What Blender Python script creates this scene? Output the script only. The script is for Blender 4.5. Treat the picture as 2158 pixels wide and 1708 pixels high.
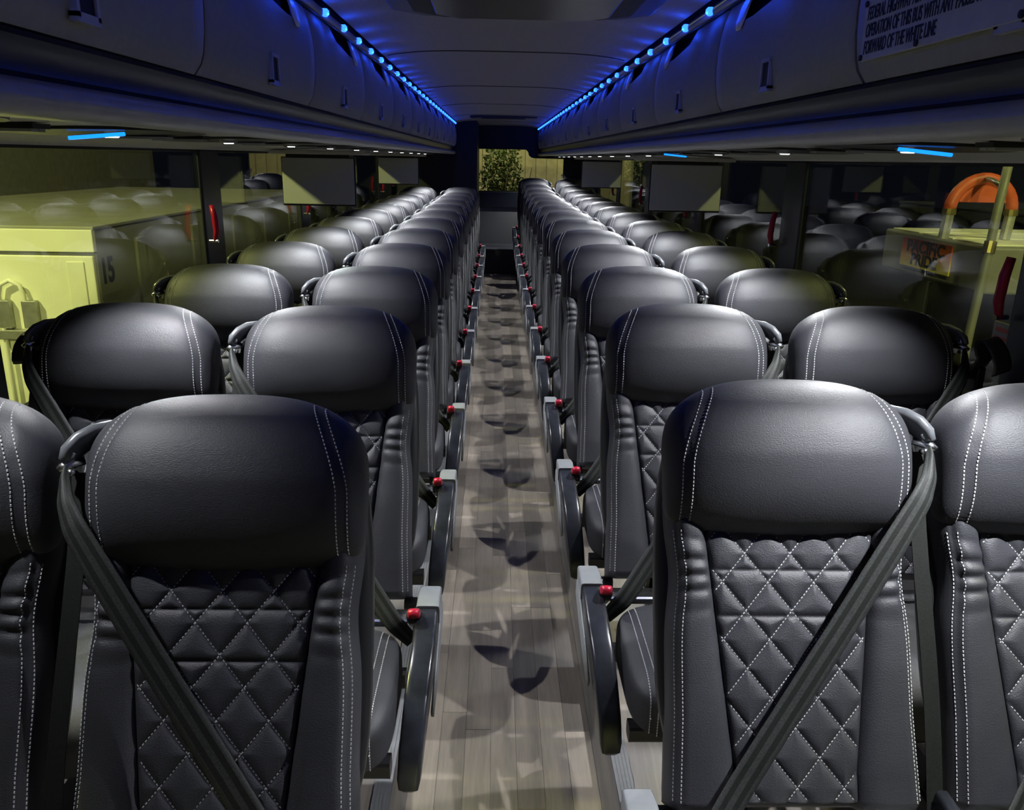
import bpy, bmesh, math, random
import numpy as np
from mathutils import Matrix, Vector

scene = bpy.context.scene
for o in list(bpy.data.objects):
    bpy.data.objects.remove(o)
col = scene.collection

# ------------------------------------------------------------------ camera
cam_data = bpy.data.cameras.new('camera')
cam = bpy.data.objects.new('camera', cam_data)
col.objects.link(cam)
FPX = 1710.0
cam_data.sensor_fit = 'HORIZONTAL'
cam_data.sensor_width = 36.0
cam_data.lens = 36.0 * FPX / 2158.0
cam_data.clip_start = 0.02
cam_data.clip_end = 200
# world axes in camera space (right, up, forward), from the vanishing point of the aisle
_R = ((0.99967383, -0.01789815, 0.01821761),
      (-0.01221393, 0.2914043, 0.95652201),
      (0.02242867, 0.95643253, -0.29109065))
right = Vector(_R[0]); up = Vector(_R[1]); fwd = Vector(_R[2])
mw = Matrix(((right.x, up.x, -fwd.x, -0.04),
             (right.y, up.y, -fwd.y, 0.0),
             (right.z, up.z, -fwd.z, 1.56),
             (0, 0, 0, 1)))
cam.matrix_world = mw
scene.camera = cam

# ------------------------------------------------------------------ world, exposure
world = bpy.data.worlds.new('night')
scene.world = world
world.use_nodes = True
bg = world.node_tree.nodes['Background']
bg.inputs[0].default_value = (0.010, 0.013, 0.022, 1)
bg.inputs[1].default_value = 0.25
scene.view_settings.view_transform = 'Standard'
scene.view_settings.look = 'None'
scene.view_settings.exposure = 0.0
scene.view_settings.gamma = 1.0
scene.view_settings.use_curve_mapping = False
READ_W = 86.0          # reading lamps
YARD = (0.87, 0.88, 0.30)

def lamp(name, kind, loc, energy, color, radius=0.05, target=None, size=None, blend=0.3):
    d = bpy.data.lights.new(name, kind)
    d.energy = energy
    d.color = color
    if kind in ('POINT', 'SPOT'):
        d.shadow_soft_size = radius
    if kind == 'SPOT':
        d.spot_size = math.radians(size)
        d.spot_blend = blend
    o = bpy.data.objects.new(name, d)
    col.objects.link(o)
    o.location = loc
    if target is not None:
        v = Vector(target) - Vector(loc)
        o.rotation_euler = v.to_track_quat('-Z', 'Y').to_euler()
    return o

# the yard's canopy lamps, high outside both sides of the coach, ahead of it and behind it; plus an added fill lamp overhead
lamp('outside_light', 'POINT', (-5.0, 2.3, 4.4), 1550, YARD, 0.16)
lamp('outside_light', 'POINT', (5.0, 1.4, 5.4), 900, YARD, 0.16)
lamp('outside_light', 'POINT', (0.6, 7.5, 7.0), 330, YARD, 0.3)  # added over the roof to brighten the dispenser sign and container side
lamp('outside_light', 'POINT', (1.2, 14.6, 5.2), 430, (0.95, 0.88, 0.55), 0.25)
lamp('outside_light', 'POINT', (0.6, -7.0, 4.74), 3000, YARD, 0.15)

# ------------------------------------------------------------------ helpers
rnd = random.Random(5)

def setp(o, label=None, cat=None, group=None, kind=None):
    if label: o['label'] = label
    if cat: o['category'] = cat
    if group: o['group'] = group
    if kind: o['kind'] = kind
    return o

def mesh(name, verts, faces, mats=(), smooth=True, midx=None):
    me = bpy.data.meshes.new(name)
    me.from_pydata([tuple(map(float, v)) for v in verts], [], [tuple(map(int, f)) for f in faces])
    for m in mats:
        me.materials.append(m)
    if midx is not None:
        me.polygons.foreach_set('material_index', list(midx))
    if smooth:
        me.polygons.foreach_set('use_smooth', [True] * len(me.polygons))
    me.update()
    return me

def obj(name, me, parent=None, loc=None):
    o = bpy.data.objects.new(name, me)
    col.objects.link(o)
    if parent is not None:
        o.parent = parent
    if loc is not None:
        o.location = loc
    return o

def empty(name, loc=(0, 0, 0), rz=0.0):
    o = bpy.data.objects.new(name, None)
    o.empty_display_size = 0.05
    col.objects.link(o)
    o.location = loc
    o.rotation_euler = (0, 0, rz)
    return o

class B:
    """collects simple shapes into one mesh"""
    def __init__(self):
        self.v = []; self.f = []; self.mi = []
    def add(self, v, f, mi=0):
        k = len(self.v)
        self.v += [tuple(p) for p in v]
        self.f += [tuple(i + k for i in q) for q in f]
        self.mi += [mi] * len(f)
        return self
    def box(self, a, b, mi=0):
        x0, y0, z0 = a; x1, y1, z1 = b
        v = [(x0, y0, z0), (x1, y0, z0), (x1, y1, z0), (x0, y1, z0), (x0, y0, z1), (x1, y0, z1), (x1, y1, z1), (x0, y1, z1)]
        f = [(0, 3, 2, 1), (4, 5, 6, 7), (0, 1, 5, 4), (1, 2, 6, 5), (2, 3, 7, 6), (3, 0, 4, 7)]
        return self.add(v, f, mi)
    def cyl(self, a, b, r, n=12, r2=None, mi=0):
        a = Vector(a); b = Vector(b); d = (b - a).normalized()
        u = d.orthogonal().normalized(); w = d.cross(u)
        r2 = r if r2 is None else r2
        v = []
        for p, q in ((a, r), (b, r2)):
            for i in range(n):
                t = 2 * math.pi * i / n
                v.append(p + (u * math.cos(t) + w * math.sin(t)) * q)
        f = [(i, (i + 1) % n, n + (i + 1) % n, n + i) for i in range(n)]
        f += [tuple(range(n - 1, -1, -1)), tuple(range(n, 2 * n))]
        return self.add(v, f, mi)
    def tube(self, pts, r, n=8, mi=0):
        return self.loft([Vector(p) for p in pts], [(r, r)] * len(pts), n, mi=mi)
    def loft(self, pts, radii, n=12, power=2.0, side=None, mi=0):
        """sweep a superellipse of half sizes (across, up) along pts; side = fixed across-direction"""
        pts = [Vector(p) for p in pts]
        v = []; m = len(pts)
        prev = None
        for i, p in enumerate(pts):
            d = (pts[min(i + 1, m - 1)] - pts[max(i - 1, 0)]).normalized()
            if side is not None:
                u = Vector(side); u = (u - d * u.dot(d)).normalized()
            elif prev is None:
                u = d.orthogonal().normalized()
            else:
                u = (prev - d * prev.dot(d)).normalized()
            prev = u
            w = u.cross(d)
            a, b = radii[i]
            for k in range(n):
                t = 2 * math.pi * (k + 0.5) / n
                c, s = math.cos(t), math.sin(t)
                c = math.copysign(abs(c) ** (2 / power), c); s = math.copysign(abs(s) ** (2 / power), s)
                v.append(p + u * (a * c) + w * (b * s))
        f = []
        for i in range(m - 1):
            for k in range(n):
                k2 = (k + 1) % n
                f.append((i * n + k, i * n + k2, (i + 1) * n + k2, (i + 1) * n + k))
        f.append(tuple(range(n - 1, -1, -1)))
        f.append(tuple((m - 1) * n + k for k in range(n)))
        return self.add(v, f, mi)
    def mesh(self, name, mats, smooth=False, sx=1):
        v = self.v; f = self.f
        if sx < 0:
            v = [(-p[0], p[1], p[2]) for p in v]; f = [q[::-1] for q in f]
        return mesh(name, v, f, mats if isinstance(mats, (list, tuple)) else [mats], smooth, self.mi)
    def build(self, name, mats, parent=None, smooth=False, loc=None, bevel=0, sx=1, auto=None):
        o = obj(name, self.mesh(name, mats, smooth, sx), parent, loc)
        if bevel:
            md = o.modifiers.new('bevel', 'BEVEL'); md.width = bevel; md.segments = 2; md.limit_method = 'ANGLE'
        if auto is not None:
            smooth_by_angle(o.data, auto)
        return o

def smooth_by_angle(me, deg):
    bm = bmesh.new(); bm.from_mesh(me)
    lim = math.radians(deg)
    for e in bm.edges:
        if len(e.link_faces) == 2:
            e.smooth = e.calc_face_angle(0) < lim
    for f in bm.faces: f.smooth = True
    bm.to_mesh(me); bm.free()

# ------------------------------------------------------------------ materials
def mat(name, color, rough=0.5, metal=0.0, spec=0.5, noise=None, bump=None, emit=None, coat=0.0, stretch=None, objrand=0.0, sheen=0.0):
    """noise=(scale, amount) mottles the colour; bump=(scale, strength, distance)"""
    m = bpy.data.materials.new(name); m.use_nodes = True
    nt = m.node_tree; p = nt.nodes['Principled BSDF']
    p.inputs['Base Color'].default_value = (*color, 1)
    p.inputs['Roughness'].default_value = rough
    p.inputs['Metallic'].default_value = metal
    p.inputs['Specular IOR Level'].default_value = spec
    if coat: p.inputs['Coat Weight'].default_value = coat
    if sheen: p.inputs['Sheen Weight'].default_value = sheen
    tc = nt.nodes.new('ShaderNodeTexCoord')
    src = tc.outputs['Object']
    if stretch:
        mp = nt.nodes.new('ShaderNodeMapping'); mp.inputs['Scale'].default_value = stretch
        nt.links.new(src, mp.inputs['Vector']); src = mp.outputs[0]
    if noise:
        n = nt.nodes.new('ShaderNodeTexNoise'); n.inputs['Scale'].default_value = noise[0]; n.inputs['Detail'].default_value = 5
        nt.links.new(src, n.inputs['Vector'])
        r = nt.nodes.new('ShaderNodeMapRange')
        r.inputs[1].default_value = 0.3; r.inputs[2].default_value = 0.7
        r.inputs[3].default_value = 1 - noise[1]; r.inputs[4].default_value = 1 + noise[1]
        nt.links.new(n.outputs['Fac'], r.inputs[0])
        last = r.outputs[0]
        if objrand:
            oi = nt.nodes.new('ShaderNodeObjectInfo')
            r2 = nt.nodes.new('ShaderNodeMapRange'); r2.inputs[3].default_value = 1 - objrand; r2.inputs[4].default_value = 1 + objrand
            nt.links.new(oi.outputs['Random'], r2.inputs[0])
            mu = nt.nodes.new('ShaderNodeMath'); mu.operation = 'MULTIPLY'
            nt.links.new(last, mu.inputs[0]); nt.links.new(r2.outputs[0], mu.inputs[1]); last = mu.outputs[0]
        vm = nt.nodes.new('ShaderNodeVectorMath'); vm.operation = 'SCALE'
        vm.inputs[0].default_value = color
        nt.links.new(last, vm.inputs['Scale'])
        nt.links.new(vm.outputs[0], p.inputs['Base Color'])
    if bump:
        n = nt.nodes.new('ShaderNodeTexNoise'); n.inputs['Scale'].default_value = bump[0]; n.inputs['Detail'].default_value = 3
        nt.links.new(src, n.inputs['Vector'])
        b = nt.nodes.new('ShaderNodeBump'); b.inputs['Strength'].default_value = bump[1]; b.inputs['Distance'].default_value = bump[2]
        nt.links.new(n.outputs['Fac'], b.inputs['Height'])
        nt.links.new(b.outputs[0], p.inputs['Normal'])
    if emit:
        p.inputs['Emission Color'].default_value = (*emit[0], 1)
        p.inputs['Emission Strength'].default_value = emit[1]
    return m

def glass_mat(name, tint, ior=1.5):
    m = bpy.data.materials.new(name); m.use_nodes = True
    nt = m.node_tree; nt.nodes.clear()
    out = nt.nodes.new('ShaderNodeOutputMaterial')
    mx = nt.nodes.new('ShaderNodeMixShader'); fr = nt.nodes.new('ShaderNodeFresnel'); fr.inputs[0].default_value = ior
    tr = nt.nodes.new('ShaderNodeBsdfTransparent'); tr.inputs[0].default_value = (*tint, 1)
    gl = nt.nodes.new('ShaderNodeBsdfGlossy'); gl.inputs['Roughness'].default_value = 0.0
    geo = nt.nodes.new('ShaderNodeNewGeometry')
    mr = nt.nodes.new('ShaderNodeMapRange'); mr.inputs[3].default_value = ior; mr.inputs[4].default_value = 1.0 / ior
    nt.links.new(geo.outputs['Backfacing'], mr.inputs[0]); nt.links.new(mr.outputs[0], fr.inputs[0])
    nt.links.new(fr.outputs[0], mx.inputs[0]); nt.links.new(tr.outputs[0], mx.inputs[1]); nt.links.new(gl.outputs[0], mx.inputs[2])
    nt.links.new(mx.outputs[0], out.inputs[0])
    return m

def wood_mat(name, color, objrand, grain=(26, 26, 1.6)):
    m = bpy.data.materials.new(name); m.use_nodes = True
    nt = m.node_tree; p = nt.nodes['Principled BSDF']
    p.inputs['Roughness'].default_value = 0.42
    tc = nt.nodes.new('ShaderNodeTexCoord'); geo = nt.nodes.new('ShaderNodeNewGeometry')
    oi = nt.nodes.new('ShaderNodeObjectInfo')
    off = nt.nodes.new('ShaderNodeVectorMath'); off.operation = 'SCALE'; off.inputs[0].default_value = (7.3, 11.1, 3.7)
    nt.links.new(oi.outputs['Random'], off.inputs['Scale'])
    ad = nt.nodes.new('ShaderNodeVectorMath'); ad.operation = 'ADD'
    nt.links.new(geo.outputs['Position'], ad.inputs[0]); nt.links.new(off.outputs[0], ad.inputs[1])
    mp = nt.nodes.new('ShaderNodeMapping'); mp.inputs['Scale'].default_value = (14, 1.1, 14)
    nt.links.new(ad.outputs[0], mp.inputs['Vector'])
    n1 = nt.nodes.new('ShaderNodeTexNoise'); n1.inputs['Scale'].default_value = 1.0; n1.inputs['Detail'].default_value = 6; n1.inputs['Distortion'].default_value = 0.7
    nt.links.new(mp.outputs[0], n1.inputs['Vector'])
    w = nt.nodes.new('ShaderNodeTexNoise'); w.inputs['Scale'].default_value = 9.0; w.inputs['Detail'].default_value = 3
    nt.links.new(mp.outputs[0], w.inputs['Vector'])
    mx = nt.nodes.new('ShaderNodeMath'); mx.operation = 'MULTIPLY_ADD'; mx.inputs[1].default_value = 0.45
    nt.links.new(w.outputs['Fac'], mx.inputs[0]); nt.links.new(n1.outputs['Fac'], mx.inputs[2])
    r = nt.nodes.new('ShaderNodeMapRange'); r.inputs[1].default_value = 0.45; r.inputs[2].default_value = 1.0; r.inputs[3].default_value = 0.66; r.inputs[4].default_value = 1.28
    nt.links.new(mx.outputs[0], r.inputs[0])
    r2 = nt.nodes.new('ShaderNodeMapRange'); r2.inputs[3].default_value = 1 - objrand; r2.inputs[4].default_value = 1 + objrand
    nt.links.new(oi.outputs['Random'], r2.inputs[0])
    mu = nt.nodes.new('ShaderNodeMath'); mu.operation = 'MULTIPLY'
    nt.links.new(r.outputs[0], mu.inputs[0]); nt.links.new(r2.outputs[0], mu.inputs[1])
    vm = nt.nodes.new('ShaderNodeVectorMath'); vm.operation = 'SCALE'; vm.inputs[0].default_value = color
    nt.links.new(mu.outputs[0], vm.inputs['Scale']); nt.links.new(vm.outputs[0], p.inputs['Base Color'])
    return m

M = {}
M['leather'] = mat('black_leather', (0.027, 0.0275, 0.033), 0.53, spec=0.45, noise=(9, 0.12), bump=(330, 0.48, 0.0016), stretch=(1, 1.6, 1.6))
M['thread'] = mat('white_thread', (0.45, 0.45, 0.45), 0.7)
M['shell'] = mat('black_plastic_shell', (0.012, 0.012, 0.014), 0.35, noise=(20, 0.1))
M['guide'] = mat('belt_guide_plastic', (0.10, 0.105, 0.115), 0.26, noise=(30, 0.1))
M['pad'] = mat('armrest_rubber', (0.020, 0.022, 0.028), 0.26, noise=(25, 0.25), bump=(60, 0.05, 0.001))
M['cap'] = mat('armrest_grey', (0.21, 0.22, 0.23), 0.45, noise=(40, 0.06))
M['belt'] = mat('belt_webbing', (0.010, 0.011, 0.010), 0.6, spec=0.2, noise=(300, 0.3), bump=(700, 0.4, 0.0008))
M['belt2'] = mat('belt_webbing_stripe', (0.026, 0.028, 0.027), 0.6, spec=0.25, noise=(350, 0.4), bump=(700, 0.4, 0.0008))
M['red'] = mat('red_plastic', (0.45, 0.014, 0.04), 0.3, noise=(40, 0.05))
M['chrome'] = mat('chrome', (0.75, 0.76, 0.78), 0.22, metal=1.0, noise=(30, 0.05))
M['alu'] = mat('aluminium_trim', (0.20, 0.205, 0.21), 0.5, metal=0.5, noise=(60, 0.06))
M['plank'] = wood_mat('wood_vinyl', (0.205, 0.175, 0.142), 0.36)
M['plank2'] = wood_mat('wood_vinyl_platform', (0.20, 0.175, 0.15), 0.0)
M['cove'] = wood_mat('cove_vinyl', (0.12, 0.11, 0.10), 0.0)
M['bin'] = mat('bin_door_grey', (0.30, 0.30, 0.31), 0.55, noise=(60, 0.05), bump=(900, 0.15, 0.0005))
M['bindark'] = mat('bin_dark_band', (0.022, 0.024, 0.050), 0.3, noise=(30, 0.08))
M['valance'] = mat('valance_grey', (0.38, 0.38, 0.38), 0.30, noise=(30, 0.06))
M['under'] = mat('underside_grey', (0.58, 0.56, 0.52), 0.6, noise=(40, 0.05))
M['ceil'] = mat('ceiling_fabric', (0.33, 0.32, 0.32), 0.85, noise=(120, 0.10), bump=(500, 0.2, 0.001))
M['dark'] = mat('dark_plastic', (0.012, 0.013, 0.017), 0.4, noise=(30, 0.1))
M['black'] = mat('black_recess', (0.004, 0.004, 0.005), 0.6, noise=(30, 0.1))
M['navy'] = mat('dark_wall_panel', (0.018, 0.019, 0.026), 0.5, noise=(40, 0.1))
M['pillar'] = mat('pillar_plastic', (0.020, 0.023, 0.032), 0.35, noise=(35, 0.08))
M['wall'] = mat('side_wall_carpet', (0.10, 0.10, 0.105), 0.85, noise=(200, 0.15), bump=(400, 0.3, 0.001))
M['rearpanel'] = mat('rear_panel', (0.20, 0.20, 0.195), 0.75, noise=(160, 0.14), bump=(300, 0.2, 0.001))
M['screen'] = mat('monitor_back_grey', (0.50, 0.50, 0.50), 0.45, noise=(200, 0.03))
M['screenframe'] = mat('monitor_black', (0.016, 0.016, 0.018), 0.3, noise=(30, 0.05))
M['latch'] = mat('latch_grey', (0.42, 0.42, 0.43), 0.35, noise=(40, 0.05))
M['led'] = mat('blue_led', (0.05, 0.2, 0.9), 0.3, emit=((0.015, 0.10, 1.0), 5.0))
M['bluebar'] = mat('blue_light_bar', (0.05, 0.2, 0.9), 0.3, emit=((0.006, 0.20, 1.0), 2.2))
M['lens'] = mat('reading_lens', (0.9, 0.9, 0.9), 0.3, emit=((0.97, 0.98, 1.0), 5.0))
M['tab'] = mat('white_hinge_tab', (0.75, 0.76, 0.8), 0.4, noise=(40, 0.04))
M['signplate'] = mat('sign_plate', (0.48, 0.48, 0.47), 0.4, noise=(40, 0.06))
M['ink'] = mat('sign_ink', (0.012, 0.012, 0.013), 0.5, noise=(40, 0.05))
M['glass'] = glass_mat('tinted_glass', (0.86, 0.88, 0.86), 1.52)
M['glassrear'] = glass_mat('rear_glass', (0.95, 0.95, 0.93), 1.4)
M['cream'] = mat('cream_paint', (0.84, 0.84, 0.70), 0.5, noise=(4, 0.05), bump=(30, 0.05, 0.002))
M['creamshade'] = mat('cream_paint_shaded', (0.27, 0.27, 0.23), 0.55, noise=(4, 0.10), bump=(30, 0.05, 0.002))  # shade put into the container's cream for its roof and sides
M['steel'] = mat('galvanised_steel', (0.42, 0.42, 0.40), 0.4, metal=0.6, noise=(25, 0.15))
M['asphalt'] = mat('asphalt', (0.05, 0.05, 0.05), 0.9, noise=(15, 0.25), bump=(80, 0.4, 0.01))
M['olive'] = mat('stucco_wall', (0.25, 0.25, 0.20), 0.9, noise=(6, 0.12), bump=(60, 0.3, 0.005))
M['siding'] = mat('tan_siding', (0.46, 0.42, 0.30), 0.8, noise=(5, 0.14))
M['leaf'] = mat('leaf_green', (0.10, 0.15, 0.05), 0.6, noise=(6, 0.5))
M['bark'] = mat('bark', (0.10, 0.08, 0.05), 0.9, noise=(20, 0.3))
M['whitebar'] = mat('white_paint', (0.66, 0.66, 0.6), 0.5, noise=(20, 0.05))
M['hose'] = mat('orange_red_hose', (0.62, 0.11, 0.05), 0.45, noise=(20, 0.10))
M['disp'] = mat('dispenser_grey', (0.20, 0.20, 0.17), 0.45, noise=(5, 0.15))
M['dispdark'] = mat('dispenser_dark', (0.02, 0.02, 0.02), 0.5, noise=(5, 0.2))
M['brass'] = mat('brass_fitting', (0.65, 0.55, 0.22), 0.3, metal=1.0, noise=(20, 0.1))
M['strap'] = mat('leather_strap', (0.018, 0.018, 0.018), 0.38, noise=(40, 0.2), bump=(200, 0.3, 0.001))

def sign_sunset():
    m = bpy.data.materials.new('sunset_sign'); m.use_nodes = True
    nt = m.node_tree; p = nt.nodes['Principled BSDF']; p.inputs['Roughness'].default_value = 0.45
    tc = nt.nodes.new('ShaderNodeTexCoord'); sep = nt.nodes.new('ShaderNodeSeparateXYZ')
    nt.links.new(tc.outputs['Generated'], sep.inputs[0])
    cr = nt.nodes.new('ShaderNodeValToRGB'); cr.color_ramp.interpolation = 'LINEAR'
    el = cr.color_ramp.elements
    el[0].position = 0.0; el[0].color = (0.72, 0.66, 0.10, 1)
    el[1].position = 1.0; el[1].color = (0.22, 0.03, 0.02, 1)
    e = el.new(0.35); e.color = (0.70, 0.40, 0.08, 1)
    e = el.new(0.65); e.color = (0.55, 0.14, 0.04, 1)
    nt.links.new(sep.outputs['Z'], cr.inputs[0]); nt.links.new(cr.outputs[0], p.inputs['Base Color'])
    return m
M['sunset'] = sign_sunset()

def text_mesh(body, size, name='lettering', align='CENTER', extrude=0.0005, mat_=None, bold=0.0, xscale=1.0):
    cu = bpy.data.curves.new(name, 'FONT'); cu.body = body; cu.size = size
    cu.align_x = align; cu.align_y = 'CENTER'; cu.extrude = extrude; cu.offset = bold
    o = bpy.data.objects.new(name, cu); col.objects.link(o)
    dg = bpy.context.evaluated_depsgraph_get()
    me = bpy.data.meshes.new_from_object(o.evaluated_get(dg))
    bpy.data.objects.remove(o); bpy.data.curves.remove(cu)
    me.transform(Matrix.Diagonal((xscale, 1, 1, 1)))
    me.materials.clear(); me.materials.append(mat_ or M['ink'])
    return me

def copy_tree(o, parent=None):
    c = o.copy(); col.objects.link(c); c.parent = parent
    for ch in list(o.children):
        copy_tree(ch, c)
    return c

# ================================================================== STRUCTURE
WX = 1.42            # inner face of the side walls
Y0, Y1 = -1.2, 13.35
AZ = -0.10           # aisle floor level
PITCH = 0.856

# platform floors (left and right of the sunken aisle)
def struct(o):
    o['kind'] = 'structure'; return o

for nm, s in (('floor_left', -1), ('floor_right', 1)):
    x0, x1 = sorted((s * 0.335, s * WX))
    o = struct(B().box((x0, Y0, -0.13), (x1, Y1, 0.0)).build(nm, M['plank2']))
# aisle base with planks as parts
fl = struct(B().box((-0.27, Y0, AZ - 0.05), (0.27, Y1, AZ - 0.006)).build('floor_aisle', M['cove']))
NP = 7; PW = 0.525 / NP
unit = B().box((-0.5, -0.5, -0.5), (0.5, 0.5, 0.5)).mesh('plank', M['plank'])
bm = bmesh.new(); bm.from_mesh(unit); bm.to_mesh(unit); bm.free()
for i in range(NP):
    y = 0.55 - rnd.random() * 0.9
    while y < 12.25:
        L = rnd.choice((0.62, 0.78, 0.9, 1.05)) * rnd.uniform(0.85, 1.15)
        e = min(y + L, 12.25)
        if e - y > 0.05:
            p = obj('plank', unit, fl, (-0.2625 + PW * (i + 0.5), (y + e) / 2, AZ - 0.004 + rnd.uniform(-0.0004, 0.0004)))
            p.scale = (PW - 0.0009, e - y - 0.0012, 0.008)
        y = e
# coved edges and ribbed aluminium nosing
for s, tag in ((-1, 'left'), (1, 'right')):
    pr = [(0.2630, AZ), (0.268, AZ + 0.006), (0.273, AZ + 0.03), (0.278, AZ + 0.07), (0.284, AZ + 0.094), (0.292, AZ + 0.1005)]
    pr2 = [(x + 0.02, z - 0.02) for x, z in pr[::-1]]
    ring = pr + pr2
    b = B(); n = len(ring)
    v = [(s * x, Y0, z) for x, z in ring] + [(s * x, 12.25, z) for x, z in ring]
    f = [(i, (i + 1) % n, n + (i + 1) % n, n + i) for i in range(n)]
    f += [tuple(range(n))[::-1], tuple(range(n, 2 * n))]
    b.add(v, f); struct(b.build('trim_1' if s < 0 else 'trim_2', M['cove'], auto=50))
    b = B()
    for k in range(5):
        x0, x1 = 0.291 + k * 0.0095, 0.291 + k * 0.0095 + 0.007
        b.box((min(s * x0, s * x1), Y0, -0.004), (max(s * x0, s * x1), 12.2, 0.0055))
    b.box((min(s * 0.291, s * 0.336), Y0, -0.006), (max(s * 0.291, s * 0.336), 12.2, 0.0035))
    struct(b.build('trim_3' if s < 0 else 'trim_4', M['alu']))

# raised rear platform
REARZ = 0.26
struct(B().box((-0.29, 12.2, AZ), (1.41, 13.33, REARZ)).build('floor_rear', M['navy'], bevel=0.008))
struct(B().box((-0.29, 12.185, REARZ - 0.02), (0.29, 12.23, REARZ + 0.006)).build('trim_5', M['pillar'], bevel=0.004))

# side walls: lower panel and header, pillars as parts
PIL = [0.12, 2.13, 4.13, 6.13, 8.13, 10.13, 12.13]
SILL, HEAD = 0.80, 1.575
for s, tag in ((-1, 'left'), (1, 'right')):
    b = B()
    x0, x1 = sorted((s * WX, s * (WX + 0.06)))
    b.box((x0, Y0, -0.13), (x1, Y1, SILL)).box((x0, Y0, HEAD), (x1, Y1, 2.10))
    w = struct(b.build('wall_' + tag, M['wall']))
    sx0, sx1 = sorted((s * (WX - 0.035), s * (WX + 0.01)))
    B().box((sx0, Y0, SILL - 0.05), (sx1, Y1, SILL + 0.004)).build('sill', M['dark'], w, bevel=0.006)
    for py in PIL:
        px0, px1 = sorted((s * (WX + 0.010), s * (WX + 0.028)))
        B().box((px0, py - 0.135, SILL + 0.002), (px1, py + 0.135, HEAD - 0.001)).build('pillar', M['pillar'], w, bevel=0.010)
    B().box((x0, Y0, SILL + 0.001), (x1, PIL[0] + 0.09, HEAD - 0.001)).build('front_panel', M['wall'], w)
    B().box((x0, PIL[-1] + 0.1, SILL + 0.001), (x1, Y1, HEAD - 0.001)).build('rear_panel', M['navy'], w)

# ceiling: crowned panels with open seams, as parts of the ceiling
ce = struct(B().box((-1.47, Y0, 2.075), (1.47, Y1 + 0.05, 2.11)).build('ceiling', M['dark']))
seams = [-1.2, 0.2, 2.18, 4.15, 6.10, 8.06, 10.02, 11.7, 13.35]
for a, c in zip(seams[:-1], seams[1:]):
    b = B(); nx = 24; v = []
    for yy in (a + 0.004, c - 0.004):
        for i in range(nx + 1):
            x = -0.578 + 1.156 * i / nx
            v.append((x, yy, 2.042 - 0.036 * (abs(x) / 0.6) ** 4))
    k = nx + 1
    v += [(x, y, z + 0.012) for x, y, z in v]
    f = [(i, k + i, k + i + 1, i + 1) for i in range(nx)]
    m2 = 2 * k
    f += [(m2 + i, m2 + i + 1, m2 + k + i + 1, m2 + k + i) for i in range(nx)]
    f += [(i, i + 1, m2 + i + 1, m2 + i) for i in range(nx)] + [(k + i + 1, k + i, m2 + k + i, m2 + k + i + 1) for i in range(nx)]
    b.add(v, f); b.build('panel', M['ceil'], ce, auto=40)
    if 0 < a < 13:
        q = [(-0.56 + 1.12 * i / nx) for i in range(nx + 1)]
        sv = [(x, a + dy, 2.042 - 0.036 * (abs(x) / 0.6) ** 4 + dz) for dy, dz in ((-0.011, 0.004), (-0.008, -0.003), (0.008, -0.003), (0.011, 0.004)) for x in q]
        k1 = nx + 1
        sf = [(r * k1 + i, (r + 1) * k1 + i, (r + 1) * k1 + i + 1, r * k1 + i + 1) for r in range(3) for i in range(nx)]
        B().add(sv, sf).build('seam_strip', M['black'], ce)

# rear wall with window, lavatory walls, front bulkhead with windshield
bw = struct(empty('wall_back', (0, 13.3, 0)))
def rp(name, a, c, m, **k):
    return B().box((a[0], a[1] - 13.3, a[2]), (c[0], c[1] - 13.3, c[2])).build(name, m, bw, **k)
WL, WR, WB, WT = -0.345, 1.03, 1.045, 1.705
rp('lower_panel', (-0.36, 13.30, REARZ - 0.1), (1.44, 13.37, 0.80), M['rearpanel'])
rp('shelf_panel', (-0.36, 13.285, 0.80), (1.44, 13.37, WB), M['pillar'], bevel=0.008)
rp('upper_panel', (-1.44, 13.30, WT), (1.44, 13.37, 2.1), M['navy'])
rp('side_panel', (WR, 13.30, WB - 0.02), (1.44, 13.37, WT + 0.02), M['navy'])
rp('side_panel', (-1.44, 13.30, -0.1), (WL, 13.37, WT + 0.02), M['navy'])
# rounded shoulder that hides the upper right of the rear window
b = B(); pts = [(0.36, WT + 0.02)]
for i in range(9):
    t = math.pi / 2 * i / 8
    pts.append((0.36 + 0.10 * math.sin(t), WT - 0.10 * (1 - math.cos(t)) * 0.9))
for i in range(9):
    t = math.pi / 2 * i / 8
    pts.append((0.56 - 0.10 * math.cos(t), 1.63 - 0.065 * math.sin(t) ))
pts += [(WR + 0.02, 1.56), (WR + 0.02, WT + 0.02)]
n = len(pts)
b.add([(x, -0.01, z) for x, z in pts] + [(x, 0.06, z) for x, z in pts],
      [tuple(range(n)), tuple(range(2 * n - 1, n - 1, -1))] + [(i, n + i, n + (i + 1) % n, (i + 1) % n) for i in range(n)])
b.build('corner_shroud', M['navy'], bw)
w0 = struct(B().box((WL, 13.33, WB), (WR, 13.337, WT)).build('window_11', M['glassrear']))
fr = B()
fr.box((WL, 13.305, WB), (WL + 0.022, 13.345, WT)).box((WR - 0.02, 13.305, WB), (WR, 13.345, WT)).box((WL, 13.305, WB), (WR, 13.345, WB + 0.014)).box((WL, 13.305, WT - 0.014), (WR, 13.345, WT))
fr.build('window_frame', M['black'], w0)
for xx in (WL + 0.03, WR - 0.03):
    B().box((xx - 0.02, 13.295, 1.29), (xx + 0.012, 13.33, 1.33)).cyl((xx, 13.30, 1.30), (xx - 0.02, 13.29, 1.27), 0.008).build('catch', M['black'], w0)

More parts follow.
